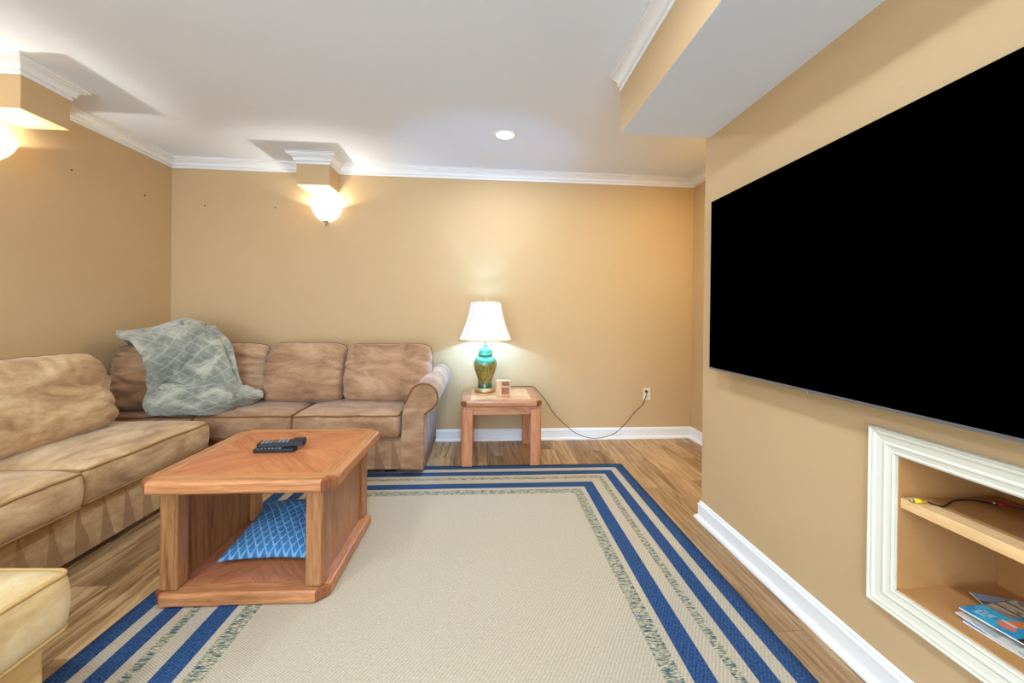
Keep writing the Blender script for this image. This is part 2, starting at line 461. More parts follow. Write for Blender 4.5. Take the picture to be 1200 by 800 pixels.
floor = struct(box('floor', XL - 0.1, XA + 0.1, YF, YB + 0.1, -0.06, -0.006, UNDER))
cache = {}
def plank(x0, x1, y0, y1):
    L = round(y1 - y0, 3); W = round(x1 - x0, 3); key = (L, W)
    if key not in cache:
        bm = bmesh.new(); g = 0.0008; c = 0.0014
        lo = [bm.verts.new(v) for v in ((g, g, -0.007), (W - g, g, -0.007), (W - g, L - g, -0.007), (g, L - g, -0.007))]
        md = [bm.verts.new(v) for v in ((g, g, -0.001), (W - g, g, -0.001), (W - g, L - g, -0.001), (g, L - g, -0.001))]
        tp = [bm.verts.new(v) for v in ((g + c, g + c, 0), (W - g - c, g + c, 0), (W - g - c, L - g - c, 0), (g + c, L - g - c, 0))]
        for A, B in ((lo, md), (md, tp)):
            for i in range(4): bm.faces.new((A[i], A[(i + 1) % 4], B[(i + 1) % 4], B[i]))
        bm.faces.new(tp); bm.faces.new(lo[::-1])
        bmesh.ops.recalc_face_normals(bm, faces=bm.faces)
        me = bpy.data.meshes.new('plank'); bm.to_mesh(me); bm.free(); me.materials.append(PLANK)
        cache[key] = me
    o = bpy.data.objects.new('plank', cache[key]); COL.objects.link(o); o.parent = floor; o.location = (x0, y0, 0)
PW = 0.148; LEN = 1.22
i = 0; x = XL
while x < XA - 0.001:
    x1 = min(x + PW, XA)
    off = (i * 0.43 + random.uniform(-0.08, 0.08)) % LEN
    y = -LEN + off
    while y < YB:
        a, b = max(y, -0.3), min(y + LEN, YB + (0.007 * x))
        if x > XR - PW + 0.02 and x1 > XR: a = max(a, YC - 0.02) if x > XR else a
        if b - a > 0.03: plank(x, x1, a, b)
        y += LEN
    x = x1; i += 1
    if i > 60: break

def wall_poly(name, pts, mat, thick, nrm):
    """vertical quad slab: pts = plan line of the visible face"""
    (x0, y0), (x1, y1) = pts[:2]; z0, z1 = pts[2:]
    nx, ny = nrm
    bm = bmesh.new()
    vs = [(x0, y0), (x1, y1), (x1 + nx * thick, y1 + ny * thick), (x0 + nx * thick, y0 + ny * thick)]
    lo = [bm.verts.new((a, b, z0)) for a, b in vs]; hi = [bm.verts.new((a, b, z1)) for a, b in vs]
    bm.faces.new(lo[::-1]); bm.faces.new(hi)
    for k in range(4): bm.faces.new((lo[k], lo[(k + 1) % 4], hi[(k + 1) % 4], hi[k]))
    return struct(bm_link(name, bm, mat))
wall_poly('wall_back', [(XL - 0.1, yb(XL - 0.1)), (XA + 0.1, yb(XA + 0.1)), 0, H], WALL, 0.1, (0, 1))
wall_poly('wall_left', [(XL, YF), (XL, yb(XL)), 0, H], WALL, 0.1, (-1, 0))
wall_poly('wall_alcove', [(XA, YC - 0.1), (XA, yb(XA)), 0, H], WALL, 0.1, (1, 0))
struct(box('ceiling', XL - 0.1, XA + 0.1, YF, YB + 0.15, H, H + 0.08, CEIL))
# right wall with the shelf niche cut in it
NY0, NY1, NZ0, NZ1 = 0.22, 1.115, 0.345, 0.762
WT = 0.42
def wall_right():
    bm = bmesh.new()
    ys = [YF, NY0, NY1, YC]; zs = [0, NZ0, NZ1, H]
    V = {}
    for i_, y_ in enumerate(ys):
        for j_, z_ in enumerate(zs): V[(i_, j_)] = bm.verts.new((XR, y_, z_))
    for i_ in range(3):
        for j_ in range(3):
            if (i_, j_) != (1, 1): bm.faces.new((V[(i_, j_)], V[(i_ + 1, j_)], V[(i_ + 1, j_ + 1)], V[(i_, j_ + 1)]))
    r_ = bmesh.ops.extrude_face_region(bm, geom=bm.faces[:])
    bmesh.ops.translate(bm, vec=(WT, 0, 0), verts=[g for g in r_['geom'] if isinstance(g, bmesh.types.BMVert)])
    return struct(bm_link('wall_right', bm, WALL))
wall_right()
struct(box('wall_right_return', XR + WT, XA + 0.1, YC - 0.1, YC, 0, H, WALL))
# soffit over the TV wall: tan side, white underside
SX, SY = 0.759, 2.158
sof = struct(box('ceiling_soffit', SX, XR, YF, SY, HS + 0.001, H, WALL))
struct(box('ceiling_soffit_underside', SX + 0.001, XR, YF, SY - 0.001, HS, HS + 0.001, CEIL))

# crown moulding profile (projection from wall, height)
def crown_prof(top=H, s=1.0):
    P = [(0, -0.084), (0.007, -0.084), (0.009, -0.074), (0.005, -0.070), (0.005, -0.064), (0.020, -0.062), (0.022, -0.054), (0.021, -0.048), (0.026, -0.038), (0.036, -0.030),
         (0.048, -0.026), (0.048, -0.019), (0.062, -0.018), (0.064, -0.012), (0.060, -0.010), (0.060, -0.005), (0.074, -0.004), (0.075, 0.0), (0, 0)]
    return [(-a * s, top + b * s) for a, b in P]
def base_prof():
    P = [(0, 0), (0.030, 0), (0.030, 0.006), (0.027, 0.016), (0.018, 0.022), (0.013, 0.023), (0.013, 0.080), (0.016, 0.083), (0.014, 0.090), (0.008, 0.092), (0.009, 0.101), (0.004, 0.106), (0, 0.107)]
    return [(-a, b) for a, b in P]
E_ = 0.001
BX0, BX1, BY0 = -1.612, -1.338, 3.45            # back bulkhead box
LX1, LY0, LY1 = -2.520, 2.300, 2.552            # left bulkhead box
ZB = 2.279
struct(box('bulkhead_back', BX0, BX1, BY0, yb(BX0) + 0.02, ZB, H, WALL))
struct(box('bulkhead_left', XL - 0.01, LX1, LY0, LY1, ZB - 0.006, H, WALL))
# travel with the room on the right-hand side => offsets negative = into the room
crown_path = [(XL, YF), (XL, LY0), (LX1, LY0), (LX1, LY1), (XL, LY1), (XL, yb(XL)), (BX0, yb(BX0)), (BX0, BY0), (BX1, BY0), (BX1, yb(BX1)),
              (XA, yb(XA)), (XA, YC)]
struct(sweep('trim_1', crown_path, crown_prof(H - E_), WHITE))
struct(sweep('trim_2', [(SX, SY), (SX, YF)][::-1] if False else [(SX, SY), (SX, YF)], crown_prof(H - E_), WHITE))
struct(sweep('baseboard_left', [(XL, YF), (XL, yb(XL) - 0.031)], base_prof(), WHITE))
struct(sweep('baseboard_back', [(XL, yb(XL)), (XA, yb(XA)), (XA, YC), (XR, YC), (XR, YF)], base_prof(), WHITE))

# niche lining, frame and shelf
niche = box('niche_lining', 0, 0.001, 0, 0.001, 0, 0.001, MDF)
bm = bmesh.new()
ND = 0.34
add_box(bm, XR + ND, XR + ND + 0.015, NY0, NY1, NZ0 - 0.02, NZ1 + 0.02)
add_box(bm, XR + 0.002, XR + ND, NY1 - 0.004, NY1 + 0.014, NZ0, NZ1)
add_box(bm, XR + 0.002, XR + ND, NY0 - 0.014, NY0 + 0.004, NZ0, NZ1)
add_box(bm, XR + 0.002, XR + ND, NY0, NY1, NZ0 - 0.014, NZ0 + 0.004)
add_box(bm, XR + 0.002, XR + ND, NY0, NY1, NZ1 - 0.004, NZ1 + 0.014)
bpy.data.objects.remove(niche)
niche = struct(bm_link('niche_lining', bm, MDF))
sh = tag(bpy.data.objects.new('wall_shelf', None), 'pine-edged fibreboard shelf across the middle of the wall niche', 'shelf'); COL.objects.link(sh)
sh.location = (XR + 0.02, NY0, 0.603)
box('shelf_board', 0.038, ND - 0.021, 0.005, NY1 - NY0 - 0.005, 0, 0.026, MDF, sh)
box('nosing', -0.016, 0.038, 0.005, NY1 - NY0 - 0.005, -0.001, 0.030, PINE, sh, 0.0015)['label'] = 'pale solid pine front edge'
# frame: profile in (offset outward from opening, projection from wall)
fw = 0.074
fp = [(0, 0.0), (0, 0.010), (0.006, 0.013), (0.010, 0.010), (0.022, 0.013), (0.026, 0.016), (0.030, 0.016), (0.034, 0.013), (0.052, 0.017), (0.056, 0.021), (0.060, 0.022), (0.064, 0.020), (0.068, 0.024), (0.072, 0.024), (fw, 0.020), (fw, 0)]
prof = [(-o_, XR - p_ ) for o_, p_ in fp]
# counter-clockwise in (y,z): left of travel is inside, so negative offset = outside
frame = struct(sweep('trim_3', [(NY0, NZ0), (NY1, NZ0), (NY1, NZ1), (NY0, NZ1)], prof, CREAM, None, True, 'yz'))

# ------------------------------------------------------------------ lights (fixtures with their lamps)
def downlight(x_, y_, label, power, z=H, color=(0.75, 0.87, 1.0), group=None):
    t = thing('recessed_light', label, 'ceiling light', (x_, y_, z), 0, group)
    lathe('trim_ring', [(0.066, -0.004), (0.070, -0.008), (0.088, -0.005), (0.092, -0.001), (0.066, -0.001)], WHITE, t, 36)
    lathe('lens', [(0.0, -0.0035), (0.067, -0.0035)], LENS_LIT, t, 36)
    l = bpy.data.lights.new('downlight_lamp', 'AREA'); l.shape = 'DISK'; l.size = 0.13; l.energy = power; l.color = color
    o = bpy.data.objects.new('downlight_lamp', l); COL.objects.link(o); o.parent = t; o.location = (0, 0, -0.012)
    return t
downlight(0.143, 2.93, 'round white recessed light glowing in the ceiling above the rug', DOWNLIGHT_W * 0.7)
for (x_, y_, lb) in ((0.0, 1.0, 'added unseen fill light nearly overhead, between the soffit and the coffee table'), (-1.5, 0.25, 'added unseen fill light over the chaise end of the sectional'),
                     (-1.7, -0.9, 'added rear fill light on the left wall side, behind the camera'), (0.0, -0.9, 'added rear fill light on the television side, behind the camera')):
    downlight(x_, y_, lb, DOWNLIGHT_W, group='added fill lights out of frame')  # unseen downlights added to brighten the room
downlight(1.68, 2.62, 'added unseen warm fill light in the ceiling of the alcove behind the television wall', ALCOVE_FILL_W, color=(1, 0.76, 0.28))  # unseen warm lamp added to light the alcove wall

def sconce(loc, rz, label):
    """half bowl against a wall; local +y points into the room"""
    t = thing('wall_sconce', label, 'sconce', loc, rz, 'half-bowl wall sconces')
    out = [(0.012, 0.0), (0.042, 0.008), (0.072, 0.028), (0.098, 0.055), (0.117, 0.085), (0.130, 0.115), (0.136, 0.136)]
    inn = [(r_ - 0.005, z_ + 0.003) for r_, z_ in out[::-1]]
    lathe('glass_bowl', out + [(0.134, 0.1385)] + inn, GLASS_LIT, t, 32, 0.0, PI)
    lathe('finial', [(0.0, -0.034), (0.006, -0.030), (0.004, -0.022), (0.011, -0.014), (0.006, -0.008), (0.026, -0.002), (0.028, 0.004), (0.012, 0.006)], NICKEL, t, 20, loc=(0, 0.03, 0))
    bm_ = bmesh.new(); add_box(bm_, -0.05, 0.05, 0.0, 0.012, 0.01, 0.12, 0.003)
    bm_link('backplate', bm_, NICKEL, t)
    lathe('bulb', [(0.0, 0.09), (0.012, 0.092), (0.02, 0.105), (0.022, 0.12), (0.016, 0.135), (0.0, 0.142)], BULB, t, 16, loc=(0, 0.06, -0.065))
    l = bpy.data.lights.new('sconce_lamp', 'POINT'); l.energy = SCONCE_W; l.color = (1, 0.95, 0.88); l.shadow_soft_size = 0.009
    o = bpy.data.objects.new('sconce_lamp', l); COL.objects.link(o); o.parent = t; o.location = (0, 0.062, 0.098)
    return t
sconce((-1.44, yb(-1.44) - 0.001, 2.012), PI, 'lit frosted glass half-bowl sconce on the back wall')
sconce((XL + 0.001, 2.345, 2.000), -PI / 2, 'lit frosted glass half-bowl sconce on the left wall')

# ------------------------------------------------------------------ rug
def build_rug():
    bm = bmesh.new(); uvl = bm.loops.layers.uv.new('UVMap')
    BR, FR, BL, FL = Vector((1.104, 3.036)), Vector((1.083, 0.0)), Vector((-1.340, 3.053)), Vector((-1.405, 0.0))
    nx, ny = 60, 70; t = 0.008; vs = {}
    for i_ in range(nx + 1):
        for j_ in range(ny + 1):
            a, b = i_ / nx, j_ / ny
            p_ = (FL * (1 - a) + FR * a) * (1 - b) + (BL * (1 - a) + BR * a) * b
            z_ = t + 0.0012 * fbm((p_.x * 3, p_.y * 3, 0), 2)
            vs[(i_, j_)] = bm.verts.new((p_.x, p_.y, z_))
    for i_ in range(nx):
        for j_ in range(ny):
            f_ = bm.faces.new([vs[k] for k in ((i_, j_), (i_ + 1, j_), (i_ + 1, j_ + 1), (i_, j_ + 1))])
            for l_, k in zip(f_.loops, ((i_, j_), (i_ + 1, j_), (i_ + 1, j_ + 1), (i_, j_ + 1))): l_[uvl].uv = (k[0] / nx * 2.45, k[1] / ny * 3.04)
    # edge skirts
    rim = [vs[(i_, 0)] for i_ in range(nx + 1)] + [vs[(nx, j_)] for j_ in range(1, ny + 1)] + [vs[(i_, ny)] for i_ in range(nx - 1, -1, -1)] + [vs[(0, j_)] for j_ in range(ny - 1, 0, -1)]
    low = [bm.verts.new((v.co.x, v.co.y, 0.001)) for v in rim]
    n = len(rim)
    for k in range(n):
        f_ = bm.faces.new((rim[k], low[k], low[(k + 1) % n], rim[(k + 1) % n]))
        for l_ in f_.loops: l_[uvl].uv = (0.01, 0.01)
    me = bpy.data.meshes.new('area_rug'); bm.to_mesh(me); bm.free()
    return link('area_rug', me, RUG, smooth=True)
tag(build_rug(), 'large cream woven rug with navy and mottled green border stripes on the plank floor', 'rug')

# ------------------------------------------------------------------ upholstery builders
def rbox_mesh(W, D, Hh, rad, step, disp=None):
    """rounded box centred at the origin, dense grid, displaced by disp(point, normal)"""
    bm = bmesh.new(); cache_ = {}
    dims = (W / 2, D / 2, Hh / 2); N = [max(4, int(round(2 * d_ / step))) for d_ in dims]
    def pt(i_, j_, k_):
        key = (i_, j_, k_)
        if key in cache_: return cache_[key]
        p_ = Vector([(-1 + 2 * v / n) * d_ for v, n, d_ in zip(key, N, dims)])
        q = Vector([max(-d_ + rad, min(d_ - rad, c_)) for c_, d_ in zip(p_, dims)])
        dd = p_ - q
        nn = dd.normalized() if dd.length > 1e-9 else Vector((0, 0, 1))
        p2 = q + nn * rad
        if disp: p2 = p2 + disp(p2, nn)
        cache_[key] = bm.verts.new(p2); return cache_[key]
    for ax in range(3):
        a, b = [x_ for x_ in range(3) if x_ != ax]
        for side in (0, N[ax]):
            for i_ in range(N[a]):
                for j_ in range(N[b]):
                    def mk(ii, jj):
                        k = [0, 0, 0]; k[ax] = side; k[a] = ii; k[b] = jj; return pt(*k)
                    bm.faces.new((mk(i_, j_), mk(i_ + 1, j_), mk(i_ + 1, j_ + 1), mk(i_, j_ + 1)))
    return bm

def seat_cushion(parent, x0, x1, y0, y1, z0, z1, k, seed, crown=0.028):
    W, D, Hh = x1 - x0 - 0.006, y1 - y0, z1 - z0
    def top(x_, y_):
        a = 2 * x_ / W; b = 2 * y_ / D
        return crown * max(0, 1 - a ** 4) * max(0, 1 - b ** 4)
    def wob(x_, y_): return 0.006 * fbm((x_ * 6 + seed, y_ * 6, seed), 3)
    def disp(p_, n_):
        d_ = Vector((0, 0, 0))
        tz = max(0.0, p_.z / (Hh / 2))
        d_.z += (top(p_.x, p_.y) + wob(p_.x, p_.y)) * tz
        sfr = max(0, 1 - (2 * p_.z / Hh) ** 2)
        e = 0.014 * sfr
        d_.x += n_.x * e * 0.25
        d_.y += n_.y * (e + 0.004 * fbm((p_.x * 9, p_.z * 5, seed + 3), 2))
        return d_
    bm = rbox_mesh(W, D, Hh, 0.030, 0.024, disp)
    c = Vector(((x0 + x1) / 2, (y0 + y1) / 2, (z0 + z1) / 2))
    o = bm_link('seat_cushion', bm, SUEDE[k], parent, True, c)
    # piping round the top and bottom edges
    for s in (1, -1):
        pts = []
        rr = 0.030
        for (sx, sy, a0) in ((1, 1, 0), (-1, 1, PI / 2), (-1, -1, PI), (1, -1, 3 * PI / 2)):
            for q in range(5):
                a = a0 + q * PI / 8
                pts.append((sx * (W / 2 - rr) + rr * math.cos(a), sy * (D / 2 - rr) + rr * math.sin(a)))
        dense = []
        m = len(pts)
        for i_ in range(m):
            a, b = Vector(pts[i_]), Vector(pts[(i_ + 1) % m]); nn = max(1, int((b - a).length / 0.03))
            for q in range(nn):
                p_ = a + (b - a) * q / nn
                z_ = s * (Hh / 2 - 0.010) + (wob(p_.x, p_.y) if s > 0 else 0)
                dense.append((p_.x * 0.997, p_.y * 0.997, z_))
        tube('piping', dense, 0.0062, PIPE[k], o, 6, True)
    return o

def back_cushion(parent, cx, cy, z0, W, Hh, T, lean, k, seed, wr=1.0, flat=False, rz=0.0):
    """pillow with its broad face towards -y, leaning back"""
    nx, nz = int(W / 0.013), int(Hh / 0.013)
    bm = bmesh.new(); V = {}
    def prof(a, p_): return max(0.0, 1 - abs(a) ** p_) ** 0.5
    for side in (-1, 1):
        for i_ in range(nx + 1):
            for j_ in range(nz + 1):
                rim = i_ in (0, nx) or j_ in (0, nz)
                if rim and side == 1: V[(1, i_, j_)] = V[(-1, i_, j_)]; continue
                a, b = -1 + 2 * i_ / nx, -1 + 2 * j_ / nz
                th = prof(a, 5) * prof(b, 3.6)
                x_ = a * W / 2 * (1 - 0.06 * b ** 6 - (0.02 if b > 0 else 0.0) * b * b); z_ = b * Hh / 2 * (1 - 0.09 * abs(a) ** 7)
                y_ = side * T / 2 * th
                # bulge lower down
                y_ *= 1.0 + 0.16 * (-b)
                if side == -1:
                    ea = abs(a) ** 2
                    wob_ = 0.05 * noise.noise(Vector((x_ * 3, z_ * 3, seed + 2)))
                    fold = noise.noise(Vector((x_ * 2.4 + seed, (z_ + wob_ + 0.25 * a * abs(a) * W * 0.3) * 15, seed)))
                    fold = 0.35 - min(1.0, abs(fold) * 3.2) ** 0.6
                    fold2 = 0.3 - min(1.0, abs(noise.noise(Vector((x_ * 5 + seed, (z_ + wob_) * 34, seed + 5)))) * 3) ** 0.7
                    y_ += wr * (0.036 * fold + 0.014 * fold2) * (0.15 + 1.0 * ea) * min(1, th * 1.5)
                    gath = noise.noise(Vector((x_ * 26, z_ * 3, seed + 4)))
                    y_ -= wr * 0.018 * gath * max(0, b) ** 2 * min(1, th * 2)
                    y_ -= 0.016 * fbm((x_ * 4, z_ * 4, seed + 9), 3) * th
                z_ += 0.006 * noise.noise(Vector((x_ * 14, seed, 0))) * max(0, b) ** 3
                V[(side, i_, j_)] = bm.verts.new((x_, y_, z_))
    for side in (-1, 1):
        for i_ in range(nx):
            for j_ in range(nz):
                bm.faces.new((V[(side, i_, j_)], V[(side, i_ + 1, j_)], V[(side, i_ + 1, j_ + 1)], V[(side, i_, j_ + 1)]))
    rimv = [V[(-1, i_, 0)] for i_ in range(nx + 1)] + [V[(-1, nx, j_)] for j_ in range(1, nz + 1)] + [V[(-1, i_, nz)] for i_ in range(nx - 1, -1, -1)] + [V[(-1, 0, j_)] for j_ in range(nz - 1, 0, -1)]
    rc = [v.co.copy() for v in rimv][::2]
    M_ = Matrix.Rotation(-lean, 4, 'X')
    o = bm_link('back_cushion', bm, SUEDE[k], parent, True)
    o.matrix_local = Matrix.Translation((cx, cy, z0 + Hh / 2)) @ Matrix.Rotation(rz, 4, 'Z') @ M_
    tube('piping', rc, 0.005, PIPE[k], o, 6, True)
    return o

def sofa_frame(parent, L, D, k, seat_z, back_h, x0=0.0):
    """skirted base with a hollow shadow line under it, plus back panel and feet"""
    box('seat_base', x0, x0 + L, 0.015, D - 0.02, 0.045, seat_z, SKIRT[k], parent, 0.012)
    box('back_frame', x0 + 0.01, x0 + L - 0.01, D - 0.20, D, seat_z + 0.005, back_h, SUEDE[k], parent, 0.05, 4)
    for fx in (x0 + 0.10, x0 + L - 0.10):
        for fy in (0.12, D - 0.12):
            prism('foot', [(fx - 0.04, fy - 0.04), (fx + 0.04, fy - 0.04), (fx + 0.04, fy + 0.04), (fx - 0.04, fy + 0.04)], 0.009 if True else 0, 0.045, BLACK, parent)

SEAT0, SEATB = 0.29, 0.285
# left run (local x -> world y, local -y -> world +x)
LR = thing('sofa_section', 'golden tan suede sofa section along the left wall with piped seat cushions', 'sofa', (-1.835, 1.235, 0), PI / 2)
sofa_frame(LR, 1.545, 0.925, 'a', 0.285, 0.78)
seat_cushion(LR, 0.0, 0.655, -0.045, 0.64, 0.288, 0.462, 'a', 1.3)
seat_cushion(LR, 0.66, 1.485, -0.030, 0.64, 0.288, 0.462, 'a', 2.7)
back_cushion(LR, 0.96, 0.53, 0.445, 0.80, 0.49, 0.27, 0.24, 'a', 5.1, 0.8)
back_cushion(LR, 0.285, 0.53, 0.445, 0.53, 0.48, 0.25, 0.24, 'a', 8.3, 0.8)

# back run
BR_ = thing('sofa_section', 'brown suede sofa section along the back wall ending in a rolled arm', 'sofa', (-2.745, 2.875, 0), 0)
sofa_frame(BR_, 2.16, 0.775, 'b', 0.285, 0.76)
def lx(x_): return x_ + 2.745
seat_cushion(BR_, lx(-2.72), lx(-2.02), -0.025, 0.52, 0.288, 0.455, 'b', 4.4, 0.012)
seat_cushion(BR_, lx(-2.01), lx(-1.352), -0.035, 0.52, 0.288, 0.462, 'b', 6.1, 0.022)
seat_cushion(BR_, lx(-1.347), lx(-0.602), -0.035, 0.52, 0.288, 0.462, 'b', 7.7)
back_cushion(BR_, lx(-2.20), 0.28, 0.46, 1.00, 0.48, 0.20, 0.24, 'b', 11.2, 1.5, rz=math.radians(19))
back_cushion(BR_, lx(-1.43), 0.40, 0.455, 0.62, 0.49, 0.23, 0.26, 'b', 14.9, 1.0)
back_cushion(BR_, lx(-0.775), 0.40, 0.455, 0.70, 0.485, 0.23, 0.26, 'b', 19.4, 1.3)
def rolled_arm(parent):
    # outline of the arm front in (x, z), swept towards the wall while it rises a little
    out = []
    cx_, cz_, rr = lx(-0.435), 0.575, 0.105
    out += [(lx(-0.595), 0.045), (lx(-0.595), 0.30), (lx(-0.592), 0.44), (lx(-0.572), 0.53)]
    for q in range(0, 15):
        a = math.radians(150 - q * 15)
        out.append((cx_ + rr * math.cos(a) * (1.0), cz_ + rr * math.sin(a)))
    out += [(lx(-0.425), 0.452), (lx(-0.428), 0.30), (lx(-0.430), 0.045)]
    n = len(out); bm = bmesh.new(); rings = []
    ys = [0.0, 0.006, 0.02] + [0.02 + 0.73 * k / 14 for k in range(1, 15)]
    for y_ in ys:
        t = y_ / 0.75
        inset = 0.010 if y_ == 0.0 else (0.003 if y_ < 0.01 else 0)
        ring = []
        for (x_, z_) in out:
            up = max(0, (z_ - 0.42) / 0.26)
            dx = 0.045 * t * min(1, up); dz = 0.055 * t * min(1, up)
            vx, vz = x_ - lx(-0.5), z_ - 0.4
            l_ = math.hypot(vx, vz)
            ring.append(bm.verts.new((x_ + dx - vx / l_ * inset + 0.0025 * fbm((y_ * 8, z_ * 7, 1), 2), y_ + 0.0, z_ + dz - vz / l_ * inset + 0.003 * fbm((y_ * 9, x_ * 9, 3), 2) * up)))
        rings.append(ring)
    for A, B in zip(rings, rings[1:]):
        for k in range(n): bm.faces.new((A[k], A[(k + 1) % n], B[(k + 1) % n], B[k]))
    bm.faces.new(rings[0][::-1]); bm.faces.new(rings[-1])
    a_ = bm_link('arm', bm, SUEDE['b'], parent, False)
    for p_ in a_.data.polygons:
        p_.use_smooth = len(p_.vertices) == 4
    face = []
    for (x_, z_) in out[3:20]: face.append((lx(-0.44) + (x_ - lx(-0.44)) * 0.98, -0.004, cz_ + (z_ - cz_) * 0.98))
    tube('piping', catmull(face, 3), 0.006, PIPE['b'], a_)
    # small gathers of fabric round the scroll
    for q in range(9):
        a = math.radians(170 - q * 22)
        p0 = Vector((cx_ + 0.106 * math.cos(a), 0.012, cz_ + 0.106 * math.sin(a)))
        p1 = p0 + Vector((0.012 * math.cos(a), 0.0, 0.012 * math.sin(a))) * 0.1
        tube('gather', [p0 + Vector((0, -0.008, 0)), p0 + Vector((0.0, 0.02, 0)) + (p1 - p0), p0 + Vector((0.004, 0.05, 0.0))], 0.0035, SUEDE['b'], a_, 6)
rolled_arm(BR_)

# chaise end close to the camera
CH = thing('chaise', 'pale tan suede chaise end with a loose piped cushion in the lower left corner', 'sofa', (-1.165, 0.30, 0), PI / 2)
box('seat_base', 0.0, 0.865, 0.04, 1.58, 0.045, 0.285, SKIRT['c'], CH, 0.010)
seat_cushion(CH, 0.0, 0.885, -0.015, 1.30, 0.288, 0.462, 'c', 12.9, 0.020)
for fx in (0.1, 0.78):
    for fy in (0.16, 1.4): prism('foot', [(fx - .04, fy - .04), (fx + .04, fy - .04), (fx + .04, fy + .04), (fx - .04, fy + .04)], 0.001 if fy > 0.3 else 0.009, 0.045, BLACK, CH)

# ------------------------------------------------------------------ throw blanket
ROWS = [
[(-2.263, 2.84, 0.478), (-2.07, 2.815, 0.478), (-1.885, 2.845, 0.482), (-1.764, 3.16, 0.49)],
[(-2.307, 2.84, 0.547), (-2.083, 2.8, 0.549), (-1.867, 2.84, 0.557), (-1.703, 3.12, 0.546)],
[(-2.35, 2.9, 0.605), (-2.129, 2.93, 0.617), (-1.889, 2.98, 0.619), (-1.75, 3.16, 0.575)],
[(-2.426, 3.0, 0.641), (-2.227, 3.04, 0.634), (-2.001, 3.06, 0.642), (-1.86, 3.13, 0.623)],
[(-2.451, 3.03, 0.736), (-2.255, 3.06, 0.732), (-2.052, 3.08, 0.742), (-1.911, 3.13, 0.708)],
[(-2.503, 3.05, 0.84), (-2.32, 3.09, 0.861), (-2.141, 3.12, 0.879), (-1.98, 3.16, 0.836)],
[(-2.589, 3.06, 0.951), (-2.434, 3.15, 0.979), (-2.26, 3.2, 1.01), (-2.083, 3.23, 0.956)],
[(-2.693, 3.07, 1.007), (-2.581, 3.25, 1.045), (-2.424, 3.32, 1.086), (-2.281, 3.36, 1.065)],
[(-2.735, 3.12, 1.005), (-2.659, 3.34, 1.020), (-2.511, 3.43, 1.061), (-2.335, 3.45, 1.034)],
[(-2.74, 3.20, 0.93), (-2.66, 3.40, 0.92), (-2.53, 3.50, 0.95), (-2.35, 3.52, 0.93)]]
EYE = Vector((0, 0, 1.18))
ROWS = [[tuple(EYE + (Vector(p_) - EYE) * k_) for p_ in r_] for r_, k_ in zip(ROWS, (1, .995, .98, .965, .955, .952, .95, .952, .96, .965))]
def sheet(name, rows, mat, parent, thick, amp, seed, uvs=(0.62, 1.05), sub=(14, 9)):
    R1 = [catmull(r_, sub[0]) for r_ in rows]
    cols = [catmull([r_[i_] for r_ in R1], sub[1]) for i_ in range(len(R1[0]))]
    nx, ny = len(cols), len(cols[0])
    bm = bmesh.new(); uvl = bm.loops.layers.uv.new('UVMap'); V = {}
    for i_ in range(nx):
        for j_ in range(ny):
            p_ = cols[i_][j_]
            a = cols[min(i_ + 1, nx - 1)][j_] - cols[max(i_ - 1, 0)][j_]; b = cols[i_][min(j_ + 1, ny - 1)] - cols[i_][max(j_ - 1, 0)]
            n_ = b.cross(a); n_ = n_.normalized() if n_.length > 1e-9 else Vector((0, -1, 0))
            if n_.y > 0.3: n_ = -n_
            V[(i_, j_)] = bm.verts.new(p_ + n_ * (amp * fbm((p_.x * 5 + seed, p_.y * 4, p_.z * 5), 3)))
    for i_ in range(nx - 1):
        for j_ in range(ny - 1):
            ks = ((i_, j_), (i_ + 1, j_), (i_ + 1, j_ + 1), (i_, j_ + 1))
            f_ = bm.faces.new([V[k] for k in ks])
            for l_, k in zip(f_.loops, ks): l_[uvl].uv = (k[0] / nx * uvs[0], k[1] / ny * uvs[1])
    me = bpy.data.meshes.new(name); bm.to_mesh(me); bm.free()
    o = link(name, me, mat, parent, True)
    s_ = o.modifiers.new('solid', 'SOLIDIFY'); s_.thickness = thick; s_.offset = 0
    b_ = o.modifiers.new('round', 'BEVEL'); b_.width = thick * 0.4; b_.segments = 2; b_.limit_method = 'ANGLE'; b_.angle_limit = math.radians(60)
    return o
TB = thing('throw_blanket', 'folded grey-green plush throw with a diamond pattern draped over the corner back cushion', 'blanket')
sheet('blanket_top_layer', ROWS, BLANKET, TB, 0.030, 0.032, 1.0)
ROWS2 = [[(x_ + (0.005 + 0.045 * (k_ / 3)) * min(1, j_ / 3), y_ + 0.035 + 0.004 * min(j_, 3), z_ - 0.020) for k_, (x_, y_, z_) in enumerate(r_)] for j_, r_ in enumerate(ROWS[3:])]
sheet('blanket_under_layer', ROWS2, BLANKET, TB, 0.020, 0.012, 5.0)
# rolled fold that shows at the left of the front edge
roll = []
base_ = [Vector(p_) for p_ in ((-2.30, 2.875, 0.51), (-2.18, 2.87, 0.51), (-2.0, 2.88, 0.51), (-1.86, 2.96, 0.51))]
for q in range(10):
    a = q / 9 * 2.1 * PI
    rr = 0.034 - 0.0016 * q
    roll.append([tuple(b_ + Vector((0, -rr * math.cos(a), rr * math.sin(a) + 0.004))) for b_ in base_])
sheet('blanket_fold', roll, BLANKET, TB, 0.012, 0.004, 9.0, (0.5, 0.3), (8, 4))

